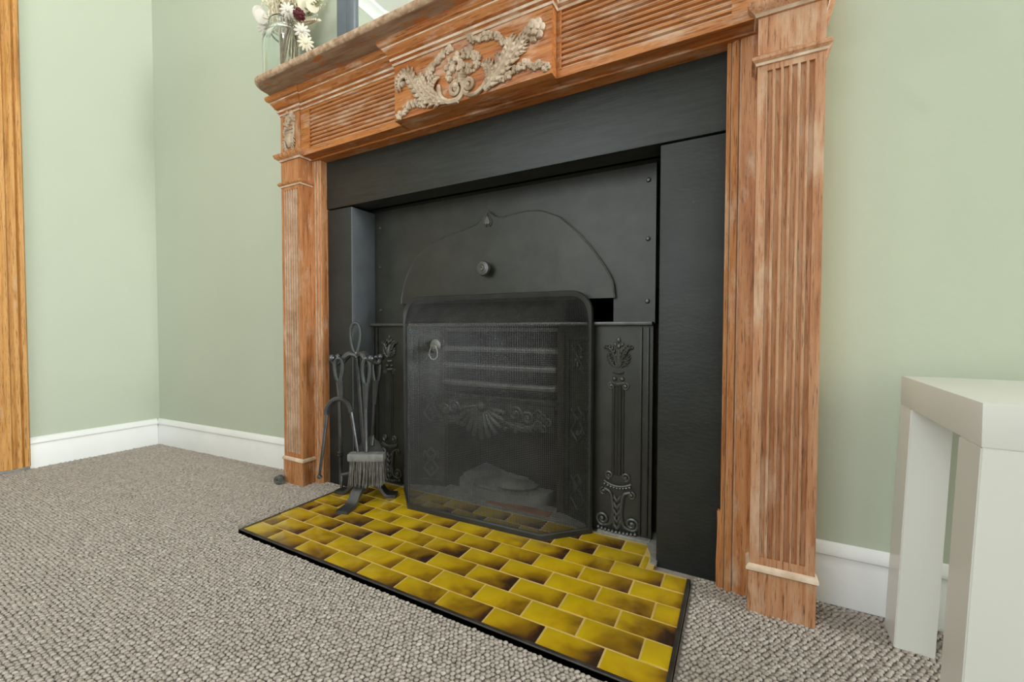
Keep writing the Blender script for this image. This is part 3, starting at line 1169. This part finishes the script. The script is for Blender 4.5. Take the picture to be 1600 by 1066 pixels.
def shelf_outline(d):
    x0, x1, y0, y1, r_ = -1.758 - d, .462 + d, .270 - d, .574, .075
    pts_ = [(x0, y1)]
    for k in range(7):
        a_ = pi + pi / 2 * k / 6
        pts_.append((x0 + r_ + r_ * cos(a_), y0 + r_ + r_ * sin(a_)))
    for k in range(7):
        a_ = 1.5 * pi + pi / 2 * k / 6
        pts_.append((x1 - r_ + r_ * cos(a_), y0 + r_ + r_ * sin(a_)))
    pts_.append((x1, y1))
    return pts_


rows = []
for d, z_ in ((-.006, 1.912), (.002, 1.917), (.005, 1.924), (.005, 1.934), (.0, 1.940), (-.008, 1.943)):
    rows.append([b.bm.verts.new((p[0], p[1], z_)) for p in shelf_outline(d)])
n_ = len(rows[0])
b.mi = 1
for A, C in zip(rows, rows[1:]):
    for k in range(n_):
        b.face((A[k], A[(k + 1) % n_], C[(k + 1) % n_], C[k]))
b.mi = 0
b.face(list(reversed(rows[0])))
b.mi = 1
b.face(rows[-1])
b.done('mantel_shelf', [SHELFM, SHELFE], mantel)

# ------------------------------------------------------------------ fire screen
SL, SR = Vector((-1.103, .590)), Vector((-.206, .618))
FL, FR = Vector((-.957, .452)), Vector((-.349, .474))
screen = thing('fire_screen', 'black wire mesh fire guard with a projecting base standing before the grate', 'fire screen', (-.655, .55, HZ))
ux = (SR - SL).normalized()
Wd = (SR - SL).length


def SP(u, z, out=0.0):
    p = SL + ux * u + Vector((ux.y, -ux.x)) * out
    return (p.x, p.y, z)


# upright frame: flat strip with rounded top corners
path = [(0, HZ)]
RZ = .925
R_ = .085
path = [(0.0, HZ), (0.0, RZ - R_)] + [(R_ - R_ * cos(a_), RZ - R_ + R_ * sin(a_)) for a_ in [pi / 2 * k / 6 for k in range(1, 7)]] + \
       [(Wd - R_ + R_ * sin(a_), RZ - R_ + R_ * cos(a_)) for a_ in [pi / 2 * k / 6 for k in range(0, 7)]] + [(Wd, HZ)]
b = B()
b.sweep(path, [(0, -.004), (0, .010), (.003, .014), (.014, .011), (.021, .009), (.021, -.004), (0, -.004)], lambda a, bb, h: SP(a, bb, h))
b.done('frame', FRAMEM, screen)
b = B()
bp = [SL, FL, FR, SR]
b.sweep([(p.x, p.y) for p in bp], [(0, HZ), (.006, HZ), (.007, HZ + .018), (.004, HZ + .022), (-.004, HZ + .022), (-.004, HZ), (0, HZ)], PL)
b.done('base_rail', FRAMEM, screen)
# mesh: verticals follow the bay up and lean back over the cap; horizontals wrap round it
ZT = .800
b = B()
wr = .00095
step = .0070


def plan_pts():
    out = []
    for a_, c_, n_ in ((SL, FL, 27), (FL, FR, 87), (FR, SR, 27)):
        for k in range(n_):
            out.append(a_.lerp(c_, k / n_))
    out.append(SR)
    return out


pp = plan_pts()


def top_pt(p):
    u_ = (p - SL).dot(ux)
    q_ = .5 + (u_ - .5 * Wd) / (Wd) * .985
    u2_ = q_ * Wd
    u2_ = min(max(u2_, .016), Wd - .016)
    e = min(u2_, Wd - u2_)
    zz = RZ - .016 - (0 if e > R_ else (R_ - math.sqrt(max(0, R_ * R_ - (R_ - e) ** 2))))
    return Vector(SP(u2_, zz, .004))


for p in pp:
    t3 = top_pt(p)
    zt_ = min(ZT, t3.z)
    f3 = Vector((p.x, p.y, HZ + .02))
    m3 = Vector((p.x, p.y, zt_ - .012))
    k3 = Vector((p.x, p.y, zt_)).lerp(t3, .08)
    b.tube([f3, m3, k3, t3], wr, 3, caps=False)
nz = int((ZT - HZ - .02) / .0066)
cor = [SL, FL, FR, SR]
for k in range(nz + 1):
    z_ = HZ + .022 + k * (ZT - .012 - HZ - .022) / nz
    b.tube([(p.x, p.y, z_) for p in cor], wr, 3, caps=False)
for k in range(1, 22):
    f_ = k / 22
    b.tube([Vector((p.x, p.y, min(ZT, top_pt(p).z))).lerp(top_pt(p), f_) for p in pp[::4] + [pp[-1]]], wr, 3, caps=False)
b.done('wire_mesh', WIRE, screen, kind='stuff')
# corner stiffeners
b = B()
hx, hz_ = -.812, .700
nf = (FR - FL).normalized()
out_ = Vector((nf.y, -nf.x))
hy = FL.y + (hx - FL.x) * (FR.y - FL.y) / (FR.x - FL.x)
b.lathe([(.0, .006), (.022, .006), (.026, .004), (.027, .0), (.024, -.002), (0, -.002)], (hx, hy - .003, hz_ + .010), 'y', 24)
b.lathe([(.012, .006), (.008, .012), (0, .013)], (hx, hy - .003, hz_ + .004), 'y', 12)
pl_ = b.done('handle_plate', BARM, screen)
b = B()
ring = [(hx - .010, hz_ + .010), (hx + .008, hz_ + .010), (hx + .020, hz_ - .012), (hx + .021, hz_ - .028), (hx + .012, hz_ - .042), (hx, hz_ - .046), (hx - .013, hz_ - .042), (hx - .022, hz_ - .028), (hx - .020, hz_ - .012)]
b.tube([(p[0], hy - .017, p[1]) for p in ring], .0026, 6, True)
b.done('ring_handle', TOOLD, pl_)

# ------------------------------------------------------------------ companion set
CC = Vector((-1.250, .440, 0))
RV = Vector((.88, .475, 0))
FV = Vector((-.475, .88, 0))


def cp_(lat, dep, z):
    return CC + RV * lat + FV * dep + Vector((0, 0, z))


stand = thing('companion_stand', 'wrought steel fireside tool stand on three arched feet', 'tool stand', (CC.x, CC.y, HZ))
b = B()
b.tube([cp_(.040, 0, .07), cp_(0, 0, .655)], .0090, 10)
b.lathe([(0, .112), (.020, .110), (.026, .100), (.026, .075), (0, .07)], cp_(.042, 0, 0), 'z', 12)
b.done('pole', TOOLM, stand)
b = B()
lp = []
for k in range(20):
    a_ = 2 * pi * k / 20
    w_ = .024 * (1 - .45 * cos(a_)) * sin(a_) * (1 if 1 else 0)
    lp.append(cp_(-.006 + .026 * sin(a_) * (.55 + .45 * (1 - cos(a_)) / 2 * 1.2), .0, .735 - .070 * cos(a_)))
b.tube(lp, .0075, 8, True)
b.tube([cp_(0, 0, .650), cp_(-.003, 0, .672)], [.014, .010], 10)
b.done('top_loop', TOOLM, stand)
arms = [radians(a_) for a_ in (22, -38, 158, 205)]
ends = []
for a_ in arms:
    r_ = .105
    e = (r_ * cos(a_), r_ * sin(a_) * .9)
    ends.append(e)
    b = B()
    b.tube(smooth_path([cp_(0, 0, .656), cp_(e[0] * .35, e[1] * .35, .664), cp_(e[0] * .68, e[1] * .68, .632), cp_(e[0] * .88, e[1] * .88, .622), cp_(e[0], e[1], .645)]), [.0125] * 10 + [.011] * 14 + [.010], 8)
    b.ball(cp_(e[0], e[1], .648), .017, seg=10, rings=6)
    b.done('hook_arm', TOOLM, stand)
for tip in ((-1.160, .275), (-1.095, .525), (-1.375, .435)):
    FC = cp_(.045, 0, 0)
    d = Vector((tip[0], tip[1], 0)) - FC
    L_ = d.length
    d.normalize()
    s_ = Vector((-d.y, d.x, 0))
    b = B()
    pr = [(0, .088), (.03, .090), (.065, .082), (.095, .060), (.115, .036), (.135, .024), (.19, .022)]
    rows = []
    for (t_, z_) in pr:
        c_ = FC + d * (t_ * L_ / .19 if t_ < .18 else L_)
        hw = .024 if t_ < .12 else .026
        th = .022 if t_ < .10 else .017
        rows.append([b.bm.verts.new(c_ + s_ * hw + Vector((0, 0, z_ + HZ - .008))), b.bm.verts.new(c_ - s_ * hw + Vector((0, 0, z_ + HZ - .008))),
                     b.bm.verts.new(c_ - s_ * hw + Vector((0, 0, max(HZ + .0005, z_ + HZ - .008 - th)))), b.bm.verts.new(c_ + s_ * hw + Vector((0, 0, max(HZ + .0005, z_ + HZ - .008 - th))))])
    for A, C in zip(rows, rows[1:]):
        for k in range(4):
            b.face((A[k], A[(k + 1) % 4], C[(k + 1) % 4], C[k]))
    b.face(rows[0])
    b.face(list(reversed(rows[-1])))
    b.done('foot', TOOLM, stand, angle=50)


def tool_loop(b, lat, dep, ztop, zbot, hw=.026, th=.0095):
    h_ = (ztop - zbot) / 2
    pts_ = []
    for k in range(18):
        a_ = 2 * pi * k / 18
        pts_.append(cp_(lat + hw * sin(a_) * (.55 + .45 * (1 + cos(a_)) / 2), dep, (ztop + zbot) / 2 + h_ * cos(a_)))
    b.tube(pts_, th, 8, True)


GT = 'hanging fireside tools'
# tongs
e = ends[3]
tg = thing('fire_tongs', 'steel fire tongs with splayed claw legs hanging on the left of the tool stand', 'fire tongs', tuple(cp_(e[0] + .02, e[1] - .01, .12)), GT)
la, de = -.062, -.055
b = B()
tool_loop(b, la + .002, de, .648, .545, .022)
b.tube([cp_(la + .006, de, .555), cp_(la + .010, de, .50), cp_(la + .010, de, .47)], [.020, .017, .015], 10, flat=.55)
b.done('handle', TOOLM, tg)
arcp = [cp_(la - .052 + .0, de, .40), cp_(la - .046, de, .432), cp_(la - .02, de, .462), cp_(la + .012, de, .468), cp_(la + .040, de, .450), cp_(la + .055, de, .410)]
b = B()
b.tube(smooth_path(arcp), .011, 8, flat=1.5)
b.done('spring_bow', TOOLM, tg)
b = B()
b.tube([cp_(la - .052, de, .405), cp_(la - .070, de, .26), cp_(la - .088, de, .13)], [.008, .007, .006], 8)
b.ball(cp_(la - .088, de, .122), .012, .012, .010)
b.done('leg', TOOLM, tg)
b = B()
b.tube([cp_(la + .055, de, .41), cp_(la + .072, de, .30), cp_(la + .090, de, .185)], [.008, .007, .006], 8)
for q in ([(.090, .190), (.098, .170), (.096, .140), (.080, .108)], [(.086, .168), (.075, .160), (.070, .150)], [(.094, .150), (.082, .140), (.074, .132)]):
    b.tube(smooth_path([cp_(la + x_, de - .004, z_) for x_, z_ in q]), .007, 6, flat=1.3)
b.done('leg', TOOLM, tg)
# poker
pk = thing('fire_poker', 'straight steel poker with a collared tip hanging furthest left on the stand', 'fire poker', tuple(cp_(-.105, .03, .03)), GT)
la, de = -.098, .036
b = B()
tool_loop(b, la, de, .645, .53, .020)
b.tube([cp_(la, de, .54), cp_(la + .002, de, .47)], [.018, .012], 10, flat=.6)
b.done('handle', TOOLM, pk)
b = B()
b.tube([cp_(la + .002, de, .48), cp_(la + .006, de, .09)], .0075, 8)
b.tube([cp_(la + .006, de, .10), cp_(la + .008, de, .04)], [.009, .007], 8)
for z_ in (.205, .192):
    b.ball(cp_(la + .005, de, z_), .013, .013, .008)
b.tube(smooth_path([cp_(la + .012, de, .10), cp_(la + .035, de - .004, .105), cp_(la + .055, de - .006, .115)]), .008, 6)
b.done('shaft', TOOLM, pk)
# brush
la, de = .058, -.058
br = thing('hearth_brush', 'hearth brush with dusty grey head and bristles hanging on the stand', 'hearth brush', tuple(cp_(la, de, .08)), GT)
b = B()
tool_loop(b, la + .004, de, .648, .52, .020)
b.tube([cp_(la + .002, de, .54), cp_(la, de, .43)], [.020, .012], 10, flat=.6)
b.done('handle', TOOLM, br)
b = B()
b.tube([cp_(la, de, .44), cp_(la, de, .225)], .0075, 8)
b.done('shaft', TOOLM, br)
hm = Matrix.Translation(cp_(la + .004, de, 0)) @ Matrix.Rotation(math.atan2(RV.y, RV.x), 4, 'Z')
b = B()
b.box(-.080, .080, -.026, .026, .196, .232, .010, hm)
b.done('brush_head', TOOLD, br)
b = B()
for k in range(420):
    x_, y_ = rnd.uniform(-.072, .072), rnd.uniform(-.022, .022)
    p0 = hm @ Vector((x_, y_, .198))
    p1 = hm @ Vector((x_ * 1.04 + rnd.uniform(-.008, .008), y_ * 1.3 + rnd.uniform(-.008, .008), .084 + rnd.uniform(0, .02)))
    b.tube([p0, p1], [.0024, .0014], 3)
b.done('bristles', BRIST, br, kind='stuff')
# shovel
la, de = .085, .040
sh = thing('ash_shovel', 'steel ash shovel hanging behind the brush, its curved pan showing above the brush head', 'shovel', tuple(cp_(la, de, .1)), GT)
b = B()
tool_loop(b, la - .01, de, .648, .52, .020)
b.tube([cp_(la - .012, de, .54), cp_(la - .02, de, .43)], [.020, .012], 10, flat=.6)
b.done('handle', TOOLM, sh)
b = B()
b.tube([cp_(la - .02, de, .44), cp_(la - .03, de, .28)], .0075, 8)
b.tube([cp_(la - .03, de, .285), cp_(la - .035, de - .008, .24)], [.008, .014], 8, flat=.6)
b.done('shaft', TOOLM, sh)
b = B()
rows = []
for i in range(9):
    t_ = i / 8
    z_ = .285 - t_ * .175
    hw = .030 + .034 * min(1, t_ * 2.2)
    rows.append([b.bm.verts.new(cp_(la - .035 + hw * (j / 3 - 1), de - .020 * abs(j / 3 - 1) ** 2 - .008 * t_, z_ - (0 if t_ else .022 * abs(j / 3 - 1)))) for j in range(7)])
for A, C in zip(rows, rows[1:]):
    for j in range(6):
        b.face((A[j], A[j + 1], C[j + 1], C[j]))
bmesh.ops.solidify(b.bm, geom=b.bm.faces[:], thickness=.004)
b.done('pan', TOOLD, sh)

# ------------------------------------------------------------------ little coil by the plinth
b = B()
pts_ = []
c_ = Vector((-1.735, .372, .026))
for k in range(50):
    a_ = k * .40
    r_ = .006 + .017 * k / 50
    pts_.append(c_ + RV * (r_ * cos(a_)) + Vector((0, 0, r_ * sin(a_))) - FV * (.006 * (1 - k / 50)))
b.tube(pts_, .0042, 5)
b.tube([c_ + FV * .0, c_ + FV * .022], .020, 10)
tag(b.done('coiled_strap', m_plain('dark_grey_strap', (.05, .05, .047), (.15, .15, .14), 60, .7)), 'small coiled dark grey strap on the carpet by the left plinth', 'coil')
bpy.data.objects['coiled_strap']['_b'] = (0, 0, 0)

# ------------------------------------------------------------------ white side table
tb = thing('side_table', 'white square-legged side table standing against the wall at right', 'table', (.83, .28, 0))
ta = radians(-3.0)
TM = Matrix.Translation((.637, .517, 0)) @ Matrix.Rotation(ta, 4, 'Z')
TW, TD = .50, .474
b = B()
b.box(0, TW, -TD, 0, .588, .660, .0025, TM)
b.done('table_top', TABLEM, tb)
for (a0, b0) in ((.0, -.092), (.0, -TD), (TW - .074, -.092), (TW - .074, -TD)):
    b = B()
    w_, d_ = .074, .092
    vs = []
    for z_ in (0.002, .588):
        s_ = -.020 * (1 - z_ / .588) if a0 == 0 else .020 * (1 - z_ / .588)
        for (i, j) in ((0, 0), (1, 0), (1, 1), (0, 1)):
            vs.append(b.bm.verts.new(TM @ Vector((a0 + i * w_ + s_, b0 + j * d_, z_))))
    for q in ((0, 3, 2, 1), (4, 5, 6, 7), (0, 1, 5, 4), (1, 2, 6, 5), (2, 3, 7, 6), (3, 0, 4, 7)):
        b.face([vs[i] for i in q])
    bmesh.ops.bevel(b.bm, geom=b.bm.edges[:], offset=.002, segments=2, affect='EDGES')
    b.done('leg', TABLEM, tb)

# ------------------------------------------------------------------ mirror over the shelf
mir = thing('wall_mirror', 'grey framed wall mirror hanging above the mantel shelf', 'mirror', (-.62, .55, 2.09))
b = B()
b.sweep([(-1.480, 2.085), (-1.480, 3.30), (.24, 3.30), (.24, 2.085)], [(0, .574), (0, .535), (.010, .530), (.040, .538), (.052, .545), (.058, .538), (.092, .532), (.104, .536), (.118, .552), (.118, .574), (0, .574)], EL, closed=True)
b.done('mirror_frame', GREYF, mir)
b = B()
b.box(-1.37, .13, .556, .562, 2.195, 3.19)
b.done('mirror_glass', MIRR, mir, smooth=False)

# ------------------------------------------------------------------ jar of dried flowers
JC = Vector((-1.713, .440, 1.9435))
jar = thing('glass_jar', 'clear glass preserving jar standing on the left end of the mantel shelf', 'jar', tuple(JC))
b = B()
outer = [(0, 0), (.108, 0), (.115, .008), (.115, .225), (.108, .252), (.092, .270), (.084, .278), (.088, .286), (.088, .294), (.083, .300), (.084, .326), (.088, .330)]
inner = [(.082, .330), (.078, .324), (.078, .278), (.086, .266), (.102, .247), (.109, .220), (.109, .014), (0, .012)]
b.lathe(outer + inner, JC, 'z', 28)
b.done('jar_body', GLASS, jar)
b = B()
for z_ in (.290, .314):
    b.tube([JC + Vector((.087 * cos(2 * pi * k / 28), .087 * sin(2 * pi * k / 28), z_)) for k in range(28)], .0035, 6, True)
b.done('glass_ridge', GLASS, jar)


def stem(b, tipx, tipy, tipz, r=.0028):
    a_ = rnd.uniform(0, 2 * pi)
    foot = JC + Vector((.06 * cos(a_), .05 * sin(a_), .02))
    tip = JC + Vector((tipx, tipy, tipz))
    h = Vector((tipx, tipy, 0))
    f_ = min(1.0, .045 / max(.001, h.length))
    neck = JC + Vector((tipx * f_, tipy * f_, .320))
    P = smooth_path([foot, neck, tip], 6)
    b.tube(P, [r] * len(P), 5)
    return tip, (tip - neck).normalized()


FG = 'dried flowers in the jar'


def flower(name, label, cat, kind_, tx, ty, tz, mats, group):
    rt_ = thing(name, label, cat, tuple(JC + Vector((0, 0, .02))), group)
    b = B()
    tip, d = stem(b, tx, ty, tz)
    b.done('stem', mats[0], rt_)
    b = B()
    toward = Vector((.72, -.62, -.30)).normalized()
    X = toward.cross(Vector((0, 0, 1))).normalized()
    Y = X.cross(toward)
    if kind_ == 'disc':
        for (ox, oy, r_) in ((0, 0, .029),):
            c_ = tip + X * ox + Y * oy
            M = Matrix((X, Y, toward)).transposed()
            b.ball(c_, r_, r_ * 1.12, .003, 14, 4, M)
    elif kind_ == 'daisy':
        M = Matrix((X, Y, toward)).transposed()
        for k in range(11):
            a_ = 2 * pi * k / 11
            Mk = M @ Matrix.Rotation(a_, 3, 'Z') @ Matrix.Rotation(.25, 3, 'Y')
            b.ball(tip + M @ Vector((cos(a_) * .018, sin(a_) * .018, 0)), .020, .0065, .003, 7, 4, Mk)
        b.ball(tip + toward * .004, .009, seg=8, rings=5)
    elif kind_ == 'pompom':
        b.ball(tip, .022, seg=10, rings=7)
        for k in range(70):
            v_ = Vector((rnd.gauss(0, 1), rnd.gauss(0, 1), rnd.gauss(0, 1))).normalized()
            b.ball(tip + v_ * .022, .006, seg=5, rings=3)
    elif kind_ == 'plume':
        for k in range(60):
            t_ = rnd.random()
            p = tip - d * (.13 * t_) + Vector((rnd.gauss(0, .012), rnd.gauss(0, .012), rnd.gauss(0, .010)))
            b.ball(p, .006, .0045, .010, 5, 3)
    elif kind_ == 'frond':
        for k in range(10):
            t_ = k / 10
            for s_ in (-1, 1):
                p = tip - d * .16 * t_
                q = p + (X * s_ * .035 + d * .03) * (.4 + .6 * t_)
                b.tube([p, p.lerp(q, .5) + toward * .004, q], [.002, .006, .0015], 4, flat=.4)
    elif kind_ == 'grass':
        for k in range(26):
            t_ = rnd.random()
            p = tip - d * .15 * t_
            q = p + X * rnd.uniform(-.03, .03) + d * rnd.uniform(.01, .05) + toward * rnd.uniform(-.02, .02)
            b.tube([p, q], [.0012, .0008], 3)
            b.ball(q, .0045, .0035, .008, 5, 3)
    b.done('flower_head', mats[1], rt_)
    return rt_


FL_ = [
    ('dried_flower', 'papery white honesty disc at the upper left edge of the bouquet', 'dried flower', 'disc', -.146, -.06, .410, (STRAW, PAPERW)),
    ('dried_flower', 'papery white honesty disc just below the other, left of the jar neck', 'dried flower', 'disc', -.095, -.08, .362, (STRAW, PAPERW)),
    ('dried_leaf', 'round papery olive leaf behind the left side of the jar mouth', 'dried leaf', 'disc', -.085, .03, .380, (STRAW, OLIVE)),
    ('dried_daisy', 'small white daisy low on the left of the jar neck', 'dried flower', 'daisy', -.114, -.05, .330, (STRAW, PAPERW)),
    ('dried_daisy', 'white many-petalled daisy at the front of the bouquet beside the maroon seed head', 'dried flower', 'daisy', .128, -.09, .305, (BROWNS, PAPERW)),
    ('dried_daisy', 'white daisy drooping right of the jar shoulder', 'dried flower', 'daisy', .200, -.07, .200, (STRAW, PAPERW)),
    ('dried_daisy', 'cream daisy hanging lowest at the right of the jar', 'dried flower', 'daisy', .225, -.07, .140, (STRAW, CREAM)),
    ('dried_seedhead', 'round dark maroon seed head right of the jar mouth', 'dried flower', 'pompom', .195, -.08, .270, (BROWNS, MAROON)),
    ('dried_flower', 'large cream honesty disc above the maroon seed head', 'dried flower', 'disc', .174, -.04, .350, (STRAW, CREAM)),
    ('dried_flower', 'smaller cream honesty disc right of the large cream one', 'dried flower', 'disc', .222, -.03, .338, (STRAW, CREAM)),
    ('dried_plume', 'fluffy cream plume leaning furthest left out of the jar', 'dried grass', 'plume', -.10, -.03, .470, (STRAW, CREAM)),
    ('dried_plume', 'fluffy cream plume behind the large cream disc', 'dried grass', 'plume', .15, .0, .47, (STRAW, CREAM)),
    ('dried_plume', 'pale plume standing upright in the middle of the jar', 'dried grass', 'plume', .0, .02, .50, (STRAW, CREAM)),
    ('dried_frond', 'flat olive leaf frond leaning furthest right from the jar', 'dried leaf', 'frond', .27, -.03, .34, (STRAW, OLIVE)),
    ('dried_frond', 'straw coloured leaf frond drooping right below the olive frond', 'dried leaf', 'frond', .235, -.02, .27, (STRAW, STRAW)),
    ('dried_frond', 'pale green leaf frond leaning left behind the white discs', 'dried leaf', 'frond', -.16, .03, .44, (STRAW, OLIVE)),
]
for f_ in FL_:
    flower(f_[0], f_[1], f_[2], f_[3], f_[4], f_[5], f_[6], f_[7], None)
for k in range(22):
    a_ = rnd.uniform(0, 2 * pi)
    r_ = rnd.uniform(.03, .15)
    flower('dried_grass_stem', ('thin brown grass stem among the dried flowers in the jar' if k % 3 == 0 else 'thin straw coloured grass stem among the dried flowers in the jar'), 'dried grass', 'grass', r_ * cos(a_) + .03, r_ * sin(a_) * .8 - .02, rnd.uniform(.36, .52),
           (BROWNS if k % 3 == 0 else STRAW, STRAW if k % 2 else CREAM), 'brown grass stems in the jar' if k % 3 == 0 else 'straw grass stems in the jar')

for o in bpy.data.objects:
    if '_b' in o:
        del o['_b']
